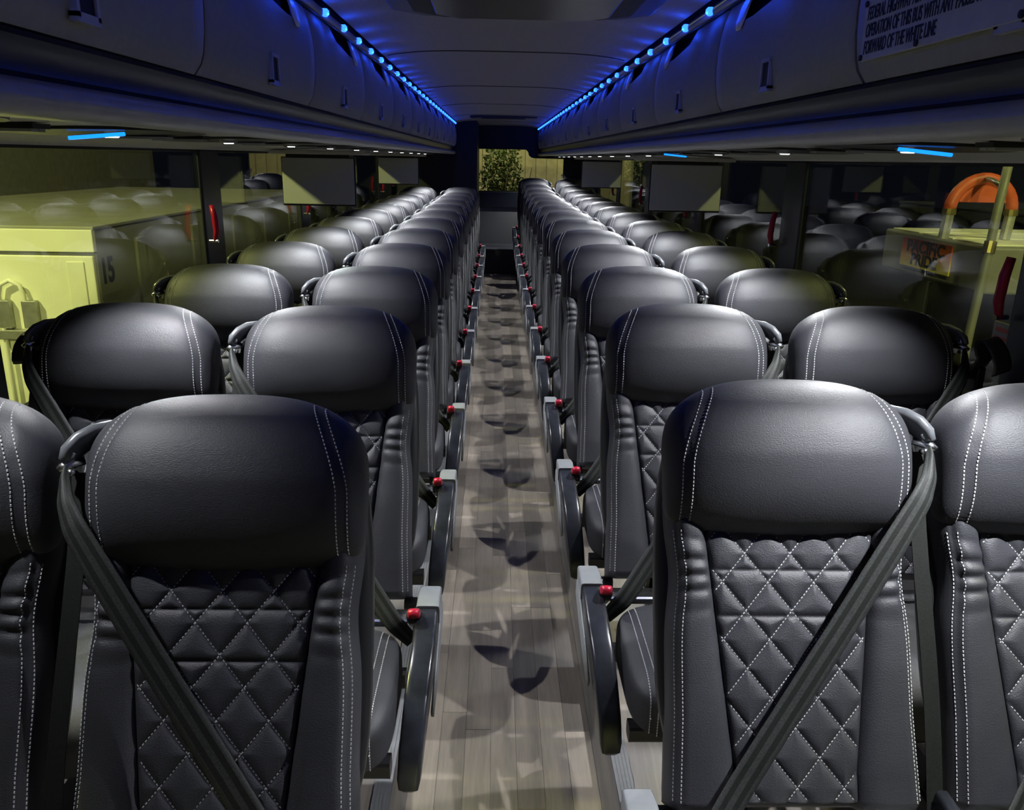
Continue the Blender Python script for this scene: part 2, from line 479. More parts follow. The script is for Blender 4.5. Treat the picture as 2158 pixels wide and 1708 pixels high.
lv = struct(B().box((-1.41, 11.62, -0.1), (-0.33, 11.68, 2.06)).build('wall_lavatory_front', M['navy'], bevel=0.01))
lv2 = struct(B().box((-0.36, 11.681, -0.09), (-0.315, 13.30, 2.055)).build('wall_lavatory_side', M['navy'], bevel=0.008))
B().box((-0.318, 11.75, 0.3), (-0.308, 12.05, 1.95)).build('edge_strip', M['pillar'], lv2, bevel=0.003)

wf = struct(B().box((-1.47, Y0 - 0.06, -0.2), (1.47, Y0 - 0.002, 0.55)).box((-1.47, Y0 - 0.06, 1.62), (1.47, Y0 - 0.002, 2.11)).build('wall_front', M['navy']))
struct(B().box((-1.47, Y0 - 0.03, 0.55), (1.47, Y0 - 0.022, 1.62)).build('window_12', M['glass']))

# side windows (glass panes between the pillars) with dark seals and red release handles
wi = 0
for s, tag in ((-1, 'left'), (1, 'right')):
    edges = [Y0] + PIL + [Y1]
    for k in range(1, len(PIL)):
        a, c = PIL[k - 1] + 0.10, PIL[k] - 0.10
        wi += 1
        x0, x1 = sorted((s * (WX + 0.030), s * (WX + 0.036)))
        p = struct(B().box((x0, a, SILL), (x1, c, HEAD)).build('window_%d' % (wi + 12), M['glass']))
        b = B(); q0, q1 = sorted((s * (WX + 0.016), s * (WX + 0.044)))
        b.box((q0, a + 0.034, SILL), (q1, c - 0.034, SILL + 0.02)).box((q0, a + 0.034, HEAD - 0.012), (q1, c - 0.034, HEAD))
        b.build('window_seal', M['black'], p)
        # red release lever near the pillar
        yy = PIL[k] - 0.128 if s < 0 else PIL[k - 1] + 0.128
        xx = s * (WX - 0.022)
        b = B()
        b.loft([(xx, yy, 1.32), (xx - s * 0.012, yy - 0.004, 1.27), (xx - s * 0.018, yy - 0.008, 1.20), (xx - s * 0.006, yy - 0.004, 1.15)],
               [(0.010, 0.012), (0.014, 0.014), (0.014, 0.014), (0.009, 0.010)], 8, 3.0)
        h = b.build('release_lever', M['red'], p, smooth=True)
        B().cyl((xx + s * 0.02, yy, 1.152), (xx - s * 0.022, yy - 0.01, 1.152), 0.008).build('pivot', M['chrome'], h, smooth=False)
        if k == 2 or True:
            pass

# ================================================================== SEATS
TH = math.radians(24.0)
ES = np.array([math.sin(TH), math.cos(TH)])     # along the back, up
EN = np.array([-math.cos(TH), math.sin(TH)])    # out of the back's front
B0 = np.array([0.0, 0.45])

def bk(x, s, t):
    y = B0[0] + ES[0] * s + EN[0] * t
    z = B0[1] + ES[1] * s + EN[1] * t
    return (x, y, z)

def cube_sphere(n, k=(3.2, 3.2, 3.2)):
    """superquadric unit body from a gridded cube"""
    bm = bmesh.new()
    bmesh.ops.create_cube(bm, size=2.0)
    bmesh.ops.subdivide_edges(bm, edges=bm.edges[:], cuts=n, use_grid_fill=True)
    bm.verts.ensure_lookup_table()
    V = np.array([v.co[:] for v in bm.verts])
    F = [[v.index for v in f.verts] for f in bm.faces]
    bm.free()
    V = np.tan(V * math.pi / 4 * 0.96) / math.tan(math.pi / 4 * 0.96) * 1.0
    e = k[0]
    r = (np.abs(V) ** e).sum(1) ** (1.0 / e)
    return V / r[:, None], F

HK = 3.0
def head_xs(Sq):
    """seam position across the headrest (fraction of half width)"""
    return 0.86 - 0.22 * np.clip((Sq + 0.15) / 1.15, 0, 1) ** 1.5

def head_map(X, S, T):
    X = np.asarray(X, float); S = np.asarray(S, float); T = np.asarray(T, float)
    # squarer lower edge: widen the sections below the middle
    r3 = np.clip(1 - np.abs(S) ** HK, 1e-4, 1) ** (1 / HK)
    lo = S < 0
    X = np.where(lo, X * np.clip(np.clip(1 - np.abs(S) ** 9, 1e-4, 1) ** (1 / 9) / r3, 1, 2.2), X)
    r33 = np.clip(1 - np.abs(S) ** 3.2, 1e-4, 1) ** (1 / 3.2)
    X = np.where(lo, X, X * np.clip(r33 / r3, 1, 1.5))
    hw = 0.234 - 0.010 * np.clip(S, 0, 1) ** 2
    x = X * hw
    s = 0.628 + 0.137 * S
    s = s - 0.016 * (1 - X ** 2) * np.clip(-S, 0, 1) + 0.014 * (1 - X ** 2) * np.clip(S, 0, 1)
    front = np.clip(T, 0, None)
    t = np.where(T > 0, T * 0.108 * np.clip(1 - S ** 2, 0, 1) ** 0.19 * np.where(S < 0, np.clip(1 + 0.22 * S, 0, 1), 1), T * 0.070) - 0.016
    # groove of the twin seam
    for sg in (-1, 1):
        g = np.exp(-((X - sg * head_xs(S)) / 0.022) ** 2)
        t = t - 0.004 * g * (front > 0.05)
    return x, s, t

def dashes(b, pts, nrm, L=0.0046, gap=0.0026, w=0.0011, h=0.0009):
    """row of little stitches along a dense polyline (arrays Nx3)"""
    pts = np.asarray(pts); d = np.linalg.norm(np.diff(pts, axis=0), axis=1)
    cum = np.concatenate([[0], np.cumsum(d)])
    tot = cum[-1]; a = 0.001
    while a + L < tot:
        P = []
        for q in (a, a + L):
            P.append(np.array([np.interp(q, cum, pts[:, i]) for i in range(3)]))
        i = min(np.searchsorted(cum, a), len(pts) - 1)
        nn = np.asarray(nrm[i]) if np.ndim(nrm) > 1 else np.asarray(nrm)
        tg = P[1] - P[0]; ln = np.linalg.norm(tg)
        if ln > 1e-6:
            tg = tg / ln; sd = np.cross(nn, tg); sd = sd / (np.linalg.norm(sd) + 1e-9)
            lo, hi = -0.0006 * nn, h * nn
            c0 = P[0] + sd * w * 0; v = []
            v = [P[0] - sd * w + lo, P[0] + sd * w + lo, P[1] + sd * w + lo, P[1] - sd * w + lo,
                 P[0] + tg * 0.0006 - sd * w * .7 + hi, P[0] + tg * 0.0006 + sd * w * .7 + hi, P[1] - tg * 0.0006 + sd * w * .7 + hi, P[1] - tg * 0.0006 - sd * w * .7 + hi]
            b.add(v, [(4, 5, 6, 7), (0, 1, 5, 4), (1, 2, 6, 5), (2, 3, 7, 6), (3, 0, 4, 7)])
        a += L + gap

PT, PB = 0.515, 0.0
def xp(s): return 0.112 + (0.160 - 0.112) * np.clip((np.asarray(s) - 0.05) / 0.45, 0, 1)
def hw_back(s):
    s = np.asarray(s, float)
    return 0.230 - 0.010 * np.exp(-((s - 0.40) / 0.07) ** 2) + 0.006 * np.clip((0.15 - s) / 0.15, 0, 1)
QW, QH, QS0 = 0.086, 0.105, 0.445
HSEAM = (0.414, 0.330)
def quilt(x, s):
    a = x / QW + (s - QS0) / QH; c = x / QW - (s - QS0) / QH
    k = 1 / math.hypot(1 / QW, 1 / QH)
    d = np.minimum(np.abs(a - np.round(a)), np.abs(c - np.round(c))) * k
    for q in HSEAM:
        d = np.minimum(d, np.abs(s - q))
    d2 = np.minimum(xp(s) - np.abs(x), PT + 0.01 - s)
    t = 0.0075 * (1 - np.exp(-(d / 0.0085) ** 1.1))
    t = t * (1 - 0.9 * np.exp(-np.clip(d2, 0, None) / 0.007)) - 0.004 * np.exp(-np.clip(d2, 0, None) / 0.004)
    return t + 0.002

def bolster(x, s):
    ax = np.abs(x); hw = hw_back(s); p = xp(s)
    u = np.clip((ax - p) / np.maximum(hw - p, 0.01), 0, 1)
    t = -0.006 + 0.020 * (1 - np.exp(-u / 0.10)) + 0.004 * np.sin(np.pi * u)
    r = 0.034
    e = np.clip((ax - (hw - r)) / r, 0, 1)
    t = t - 0.055 * (1 - np.sqrt(np.clip(1 - e ** 2, 0, 1)))
    t = t - 0.0035 * np.exp(-((ax - (hw - 0.015)) / 0.0035) ** 2)
    # gathered leather folds below the headrest
    win = np.exp(-((s - 0.415) / 0.065) ** 2) * np.clip((ax - p) / 0.008, 0, 1) * np.clip((hw - 0.010 - ax) / 0.010, 0, 1)
    ph = 2 * np.pi * (s / 0.040) + 22.0 * (ax - 0.19) * np.sin(25 * s + np.sign(x)) + np.sign(x) * 0.8 + 2.2 * np.sin(31 * s)
    t = t + 0.0060 * win * (np.abs(np.sin(ph / 2)) - 0.5) * 1.5
    t = np.where(ax < p, -0.012, t)
    return t

def seat_meshes(sx):
    R = {}
    def fin(name, v, f, m, smooth=True, mi=None):
        v = np.asarray(v, float)
        if sx < 0:
            v = v * np.array([-1, 1, 1]); f = [tuple(q)[::-1] for q in f]
        return mesh(name, v, f, m if isinstance(m, (list, tuple)) else [m], smooth, mi)
    # headrest
    V, F = cube_sphere(26, (HK,))
    x, s, t = head_map(V[:, 0], V[:, 2], -V[:, 1])
    R['headrest'] = fin('headrest', np.array(bk(x, s, t)).T, F, M['leather'])
    st = B()
    for sg in (-1, 1):
        for off in (-0.036, 0.036):
            S = np.linspace(-0.90, 0.90, 160)
            r3 = np.clip(1 - np.abs(S) ** HK, 1e-4, 1) ** (1 / HK)
            wd = np.where(S < 0, np.clip(np.clip(1 - np.abs(S) ** 9, 1e-4, 1) ** (1 / 9) / r3, 1, 2.2), np.clip(np.clip(1 - np.abs(S) ** 3.2, 1e-4, 1) ** (1 / 3.2) / r3, 1, 1.5))
            X = (sg * head_xs(S) + off) / wd
            rest = 1 - np.abs(X) ** HK - np.abs(S) ** HK
            ok = rest > 0.004
            T = np.clip(rest, 0, None) ** (1 / HK)
            x, s, t = head_map(X, S, T)
            P = np.array(bk(x, s, t)).T[ok]
            if len(P) > 4:
                nn = []
                ctr = np.array(bk(0.0, 0.6, -0.03))
                for q in P:
                    d = q - ctr; d[0] *= 0.5; nn.append(d / np.linalg.norm(d))
                dashes(st, P, np.array(nn))
    R['head_stitching'] = fin('stitching', st.v, st.f, M['thread'], False)
    # backrest body: closed tube of cross sections
    ss = np.concatenate([[-0.02, -0.012], np.linspace(0.0, 0.54, 120)])
    vo = np.concatenate([[0.004, 0.03, 0.06, 0.1, 0.15], np.linspace(0.22, 0.66, 9), np.linspace(0.7, 1, 13)])
    rows = []
    for si in ss:
        hw = float(hw_back(si)); pp = float(xp(si)); xo = pp + (hw - pp) * vo
        xx = np.concatenate([-xo[::-1], [-pp + 0.0005, 0, pp - 0.0005], xo])
        tt = bolster(xx, np.full_like(xx, si))
        if si < 0: tt = tt - 0.02 * (si / -0.02) ** 2
        fr_ = [bk(a, si, b_) for a, b_ in zip(xx, tt)]
        bkpts = [bk(hw * 0.985, si, -0.075), bk(hw * 0.9, si, -0.095), bk(0, si, -0.10), bk(-hw * 0.9, si, -0.095), bk(-hw * 0.985, si, -0.075)]
        rows.append(fr_ + bkpts)
    n = len(rows[0]); v = [p for r in rows for p in r]; f = []
    for i in range(len(rows) - 1):
        for k in range(n):
            k2 = (k + 1) % n
            f.append((i * n + k, i * n + k2, (i + 1) * n + k2, (i + 1) * n + k))
    f.append(tuple(range(n))[::-1]); f.append(tuple((len(rows) - 1) * n + k for k in range(n)))
    R['backrest'] = fin('backrest', v, f, M['leather'])
    # quilted panel
    sN = np.linspace(PB, PT, 190); uN = np.linspace(-1, 1, 110)
    S, U = np.meshgrid(sN, uN, indexing='ij'); X = U * xp(S)
    T = quilt(X, S)
    P = np.stack(bk(X, S, T), -1).reshape(-1, 3)
    nu = len(uN); f = []
    for i in range(len(sN) - 1):
        for k in range(nu - 1):
            f.append((i * nu + k, i * nu + k + 1, (i + 1) * nu + k + 1, (i + 1) * nu + k))
    rim = len(P)
    base = []
    ring = [i * nu for i in range(len(sN))] + [(len(sN) - 1) * nu + k for k in range(1, nu)] + [i * nu + nu - 1 for i in range(len(sN) - 2, -1, -1)] + list(range(nu - 2, 0, -1))
    down = np.array([0, -EN[0], -EN[1]]) * 0.012
    P2 = np.concatenate([P, P[ring] + down])
    m = len(ring)
    f += [(ring[i], ring[(i + 1) % m], rim + (i + 1) % m, rim + i) for i in range(m)]
    R['quilted_panel'] = fin('quilted_panel', P2, f, M['leather'])
    st = B()
    nv = np.array([0, EN[0], EN[1]])
    for fam in (1, -1):
        for k in range(-8, 9):
            s = np.linspace(PB + 0.004, PT - 0.006, 260)
            x = (k - fam * (s - QS0) / QH) * QW
            ok = np.abs(x) < xp(s) - 0.003
            if ok.sum() < 5: continue
            x, s = x[ok], s[ok]
            dashes(st, np.array(bk(x, s, quilt(x, s))).T, nv)
    R['panel_stitching'] = fin('stitching', st.v, st.f, M['thread'], False)
    st = B()
    for sg in (-1, 1):
        for off in (0.009, 0.021):
            s = np.linspace(0.0, 0.49, 240); x = sg * (hw_back(s) - off)
            nn = np.array([sg * 0.35, EN[0], EN[1]]); nn = nn / np.linalg.norm(nn)
            dashes(st, np.array(bk(x, s, bolster(x, s))).T, nn)
    R['bolster_stitching'] = fin('stitching', st.v, st.f, M['thread'], False)
    # plastic shell behind
    V, F = cube_sphere(12, (4.0,))
    x = V[:, 0] * (0.243 - 0.01 * np.clip(V[:, 2], 0, 1)); s = 0.365 + 0.385 * V[:, 2]; t = -0.078 - V[:, 1] * 0.036
    R['back_shell'] = fin('back_shell', np.array(bk(x, s, t)).T, F, M['shell'])
    # cushion
    CK = 5.0
    V, F = cube_sphere(34, (CK,))
    def cush(X, Y, Z):
        x = X * 0.236
        y = -0.315 + 0.205 * Y
        z = 0.355 + 0.075 * Z
        zz = np.clip(Z, 0, 1)
        front = np.clip(-Y - 0.55, 0, 1)
        z = z - 0.06 * front ** 1.6 * (Z > -0.5) + 0.012 * (1 - X ** 2) * zz
        q = quilt(x, y * 0.9 + 0.445) * ((np.abs(x) < 0.125) & (Z > 0.6))
        z = z + q * 0.8
        g = np.exp(-((np.abs(X) - 0.80) / 0.02) ** 2) * (Z > -0.3)
        z = z - 0.003 * g
        return x, y, z
    x, y, z = cush(V[:, 0], V[:, 1], V[:, 2])
    R['cushion'] = fin('cushion', np.stack([x, y, z], -1), F, M['leather'])
    st = B()
    for sg in (-1, 1):
        for off in (-0.035, 0.035):
            Yq = np.linspace(0.9, -0.97, 160); X = np.full_like(Yq, sg * 0.80 + off)
            Zq = np.clip(1 - np.abs(X) ** CK - np.abs(Yq) ** CK, 0.0001, None) ** (1 / CK)
            x, y, z = cush(X, Yq, Zq)
            P = np.stack([x, y, z], -1)
            dashes(st, P, np.array([0, -0.3, 0.95]), L=0.0052, gap=0.0022)
            # down the front face
            Zf = np.linspace(0.75, -0.6, 70); Xf = np.full_like(Zf, sg * 0.80 + off)
            Yf = -np.clip(1 - np.abs(Xf) ** CK - np.abs(Zf) ** CK, 0.0001, None) ** (1 / CK)
            x, y, z = cush(Xf, Yf, Zf)
            dashes(st, np.stack([x, y, z], -1), np.array([0, -0.98, 0.1]), L=0.0052, gap=0.0022)
    R['cushion_stitching'] = fin('stitching', st.v, st.f, M['thread'], False)
    # belt: ribbon from the guide to the buckle, bands in two webbings
    ctrl = [(0.262, 0.655, 0.035, 0.006), (0.258, 0.632, 0.050, 0.008), (0.244, 0.590, 0.066, 0.014), (0.222, 0.548, 0.070, 0.020), (0.17, 0.465, 0.062, 0.0235),
            (0.085, 0.332, 0.050, 0.024), (-0.02, 0.18, 0.046, 0.024), (-0.12, 0.04, 0.052, 0.024), (-0.20, -0.07, 0.075, 0.024), (-0.248, -0.12, 0.055, 0.018)]
    C = np.array(ctrl); q = np.linspace(0, len(C) - 1, 64)
    Ci = np.stack([np.interp(q, np.arange(len(C)), C[:, i]) for i in range(4)], -1)
    for _ in range(2):
        Ci[1:-1] = (Ci[:-2] + 2 * Ci[1:-1] + Ci[2:]) / 4
    cols = [-1, -0.62, -0.22, 0.22, 0.62, 1]
    v = []; f = []; mi = []
    for i in range(len(Ci)):
        d = Ci[min(i + 1, len(Ci) - 1)] - Ci[max(i - 1, 0)]
        pd = np.array([-d[1], d[0]]); pd = pd / (np.linalg.norm(pd) + 1e-9)
        for lay in (0.0, -0.0022):
            for c in cols:
                fold = 0.016 * (1 - Ci[i, 3] / 0.024) * abs(c)
                v.append(bk(Ci[i, 0] + pd[0] * c * Ci[i, 3], Ci[i, 1] + pd[1] * c * Ci[i, 3], Ci[i, 2] + lay - fold))
    nc = len(cols); step = 2 * nc
    for i in range(len(Ci) - 1):
        for k in range(nc - 1):
            f.append((i * step + k, (i + 1) * step + k, (i + 1) * step + k + 1, i * step + k + 1)); mi.append(1 if k in (0, 2, 4) else 0)
            f.append((i * step + nc + k, i * step + nc + k + 1, (i + 1) * step + nc + k + 1, (i + 1) * step + nc + k)); mi.append(0)
        f.append((i * step, i * step + nc, (i + 1) * step + nc, (i + 1) * step)); mi.append(1)
        f.append((i * step + nc - 1, (i + 1) * step + nc - 1, (i + 1) * step + 2 * nc - 1, i * step + 2 * nc - 1)); mi.append(1)
    R['shoulder_belt'] = fin('shoulder_belt', v, f, [M['belt'], M['belt2']], True, mi)
    # retractor webbing hanging beside the back
    b = B()
    for (x0, x1, s0, s1, t0) in ((0.238, 0.268, -0.05, 0.64, 0.0),):
        v = []
        for si in np.linspace(s0, s1, 10):
            wv = 0.004 * math.sin(si * 9)
            for xx in (x0 + wv, x1 + wv):
                for tt in (t0, t0 - 0.002):
                    v.append(bk(xx, si, tt))
        ff = []
        for i in range(9):
            a = i * 4; c = a + 4
            ff += [(a, a + 2, c + 2, c), (a + 1, c + 1, c + 3, a + 3), (a, c, c + 1, a + 1), (a + 2, a + 3, c + 3, c + 2)]
        b.add(v, ff)
    R['retractor_belt'] = b.mesh('retractor_belt', M['belt'], False, sx)
    # belt guide: moulded wing from the headrest's shoulder
    b = B()
    pts = [bk(0.196, 0.722, -0.030), bk(0.214, 0.716, -0.016), bk(0.234, 0.704, 0.0), bk(0.250, 0.688, 0.014), bk(0.260, 0.670, 0.024), bk(0.263, 0.656, 0.028)]
    b.loft(pts, [(0.020, 0.007), (0.028, 0.011), (0.031, 0.012), (0.029, 0.012), (0.024, 0.011), (0.017, 0.008)], 16, 2.8, side=(0.1, -0.9, 0.42))
    R['belt_guide'] = b.mesh('belt_guide', M['guide'], True, sx)
    b = B()
    b.loft([bk(0.240, 0.66, 0.012), bk(0.262, 0.652, 0.030), bk(0.271, 0.642, 0.036)], [(0.008, 0.005), (0.010, 0.006), (0.006, 0.005)], 8)
    b.cyl(bk(0.255, 0.672, 0.02), bk(0.255, 0.668, 0.034), 0.0075, 10)
    b.cyl(bk(0.252, 0.640, 0.02), bk(0.252, 0.638, 0.036), 0.006, 10)
    R['guide_loop'] = b.mesh('guide_loop', M['chrome'], True, sx)
    b = B()
    b.loft([bk(0.236, 0.735 - 0.05, -0.05), bk(0.248, 0.60, -0.045), bk(0.250, 0.46, -0.05)], [(0.012, 0.03), (0.014, 0.03), (0.010, 0.025)], 10, 3)
    R['guide_arm'] = b.mesh('guide_arm', M['shell'], True, sx)
    # buckle with red release
    b = B()
    b.loft([(-0.256, -0.060, 0.395), (-0.256, -0.095, 0.428), (-0.256, -0.130, 0.462)], [(0.019, 0.012), (0.021, 0.014), (0.019, 0.013)], 10, 4, side=(1, 0, 0))
    R['buckle'] = b.mesh('buckle', M['shell'], True, sx)
    b = B()
    b.loft([(-0.258, -0.118, 0.452), (-0.258, -0.132, 0.466), (-0.258, -0.160, 0.482), (-0.258, -0.166, 0.478)], [(0.012, 0.010), (0.015, 0.013), (0.015, 0.013), (0.010, 0.008)], 10, 4, side=(1, 0, 0))
    R['release_button'] = b.mesh('release_button', M['red'], True, sx)
    # seat frame: chrome crossbar, pedestal
    b = B()
    b.loft([(-0.235, -0.055, 0.405), (0.235, -0.055, 0.405)], [(0.030, 0.012)] * 2, 10, 5, side=(0, 1, 0))
    b.cyl((-0.20, -0.08, 0.408), (-0.20, -0.08, 0.424), 0.009).cyl((0.18, -0.08, 0.408), (0.18, -0.08, 0.424), 0.009)
    R['crossbar'] = b.mesh('crossbar', M['chrome'], False, sx)
    b = B()
    b.loft([(-0.23, -0.10, 0.255), (0.23, -0.10, 0.255)], [(0.022, 0.022)] * 2, 10, 5, side=(0, 1, 0))
    R['seat_frame'] = b.mesh('seat_frame', M['shell'], False, sx)
    b = B()
    b.loft([(0.05, -0.42, 0.25), (0.05, -0.34, 0.12), (0.05, -0.36, 0.012)], [(0.02, 0.02), (0.022, 0.02), (0.03, 0.03)], 8, 4, side=(1, 0, 0))
    b.loft([(0.05, -0.10, 0.25), (0.05, -0.18, 0.12), (0.05, -0.16, 0.012)], [(0.02, 0.02), (0.022, 0.02), (0.03, 0.03)], 8, 4, side=(1, 0, 0))
    b.box((0.015, -0.42, 0.0), (0.085, -0.10, 0.016))
    R['pedestal'] = b.mesh('pedestal', M['shell'], False, sx)
    # aisle armrest, folded down past the cushion
    ax = -0.287
    b = B()
    pts = [(ax, -0.085, 0.425), (ax, -0.15, 0.418), (ax, -0.22, 0.402), (ax + 0.004, -0.29, 0.372), (ax + 0.008, -0.345, 0.328), (ax + 0.014, -0.385, 0.27), (ax + 0.018, -0.405, 0.215), (ax + 0.019, -0.411, 0.192), (ax + 0.019, -0.412, 0.184)]
    b.loft(pts, [(0.027, 0.028), (0.0285, 0.034), (0.029, 0.038), (0.029, 0.040), (0.0285, 0.038), (0.028, 0.034), (0.027, 0.028), (0.023, 0.022), (0.013, 0.012)], 28, 6.5, side=(1, 0, 0))
    R['armrest'] = b.mesh('armrest', M['pad'], True, sx); smooth_by_angle(R['armrest'], 35)
    b = B()
    pts = [(ax, 0.030, 0.418), (ax, 0.022, 0.424), (ax, -0.02, 0.430), (ax, -0.086, 0.4275)]
    b.loft(pts, [(0.022, 0.022), (0.029, 0.029), (0.030, 0.032), (0.030, 0.033)], 28, 9, side=(1, 0, 0))
    R['armrest_cap'] = b.mesh('armrest_cap', M['cap'], True, sx); smooth_by_angle(R['armrest_cap'], 35)
    b = B()
    b.loft([(ax - 0.029, 0.01, 0.395), (ax - 0.030, -0.10, 0.375), (ax - 0.030, -0.20, 0.35), (ax - 0.026, -0.29, 0.29)], [(0.004, 0.028), (0.004, 0.035), (0.004, 0.034), (0.004, 0.018)], 12, 4, side=(1, 0, 0))
    R['armrest_side'] = b.mesh('armrest_side', M['cap'], True, sx)
    b = B()
    b.loft([(ax + 0.032, -0.02, 0.40), (ax + 0.032, -0.12, 0.36), (ax + 0.032, -0.25, 0.30), (ax + 0.030, -0.345, 0.225)], [(0.006, 0.03), (0.006, 0.03), (0.006, 0.028), (0.005, 0.02)], 10, 4, side=(1, 0, 0))
    b.cyl((ax - 0.02, 0.012, 0.408), (ax + 0.07, 0.012, 0.408), 0.018, 14)
    R['armrest_bracket'] = b.mesh('armrest_bracket', M['shell'], True, sx)
    # slim armrest between the two seats
    b = B()
    b.loft([(-0.262, 0.0, 0.46), (-0.262, -0.10, 0.452), (-0.262, -0.26, 0.40), (-0.262, -0.33, 0.33), (-0.262, -0.345, 0.30)], [(0.012, 0.018), (0.015, 0.024), (0.015, 0.024), (0.013, 0.02), (0.006, 0.008)], 14, 4, side=(1, 0, 0))
    R['centre_armrest'] = b.mesh('armrest', M['pad'], True, sx)
    return R

SM = {1: seat_meshes(1), -1: seat_meshes(-1)}

def make_seat(sd, aisle, loc, dtilt=0.0):
    R = SM[sd]
    t = empty('coach_seat', loc)
    bk_ = obj('backrest', R['backrest'], t)
    obj('quilted_panel', R['quilted_panel'], t)
    for k in ('panel_stitching', 'bolster_stitching'):
        obj('stitching', R[k], bk_)['kind'] = 'stuff'
    h = obj('headrest', R['headrest'], t); obj('stitching', R['head_stitching'], h)['kind'] = 'stuff'
    obj('back_shell', R['back_shell'], t)
    c = obj('cushion', R['cushion'], t); obj('stitching', R['cushion_stitching'], c)['kind'] = 'stuff'
    obj('shoulder_belt', R['shoulder_belt'], t); obj('retractor_belt', R['retractor_belt'], t)
    g = obj('belt_guide', R['belt_guide'], t); obj('guide_loop', R['guide_loop'], g); obj('guide_arm', R['guide_arm'], g)
    bu = obj('buckle', R['buckle'], t); obj('release_button', R['release_button'], bu)
    fr_ = obj('seat_frame', R['seat_frame'], t); obj('rail', R['seat_frame'], t, (0, -0.32, 0)); obj('crossbar', R['crossbar'], fr_); obj('pedestal', R['pedestal'], fr_)
    if aisle:
        a = obj('armrest', R['armrest'], t); obj('end_cap', R['armrest_cap'], a); obj('side_plate', R['armrest_side'], a); obj('bracket', R['armrest_bracket'], a)
    else:
        obj('armrest', R['centre_armrest'], t)
    return t

ORD = ['', 'first', 'second', 'third', 'fourth', 'fifth', 'sixth', 'seventh', 'eighth', 'ninth', 'tenth', 'eleventh', 'twelfth', 'thirteenth', 'fourteenth']
HEADOFF = 0.41     # headrest apex behind the seat's bite
rowsR = [1.60 + PITCH * k for k in range(14)]
rowsL = [1.45] + [2.335 + PITCH * k for k in range(11)]
liftR = {11: 0.02, 12: 0.055, 13: 0.12}
liftL = {11: 0.03}
AX, WNX = 0.505, 1.050
protos = {}
for side, rows, lift in ((-1, rowsL, liftL), (1, rowsR, liftR)):
    for k, yh in enumerate(rows):
        for aisle in (True, False):
            x = (side * AX if aisle else side * WNX) + 0.015
            if k == 0 and not aisle: x -= side * 0.022
            loc = (x, yh - HEADOFF, lift.get(k, 0.0))
            key = (side, aisle)
            if key not in protos:
                o = protos[key] = make_seat(side, aisle, loc)
            else:
                o = copy_tree(protos[key]); o.location = loc
            where = ('aisle seat' if aisle else 'window seat')
            sd = 'left' if side < 0 else 'right'
            if k == 0: r = 'nearest row to the camera'
            elif k == len(rows) - 1: r = 'rearmost row'
            else: r = '%s row from the camera' % ORD[k + 1]
            setp(o, 'black quilted leather %s, %s, %s of the aisle' % (where, r, sd), 'seat', 'coach seats on the %s' % sd)
# plinths under the raised rear rows
for side, k, z in ((1, 11, .02), (1, 12, .055), (1, 13, .12), (-1, 11, .03)):
    pass

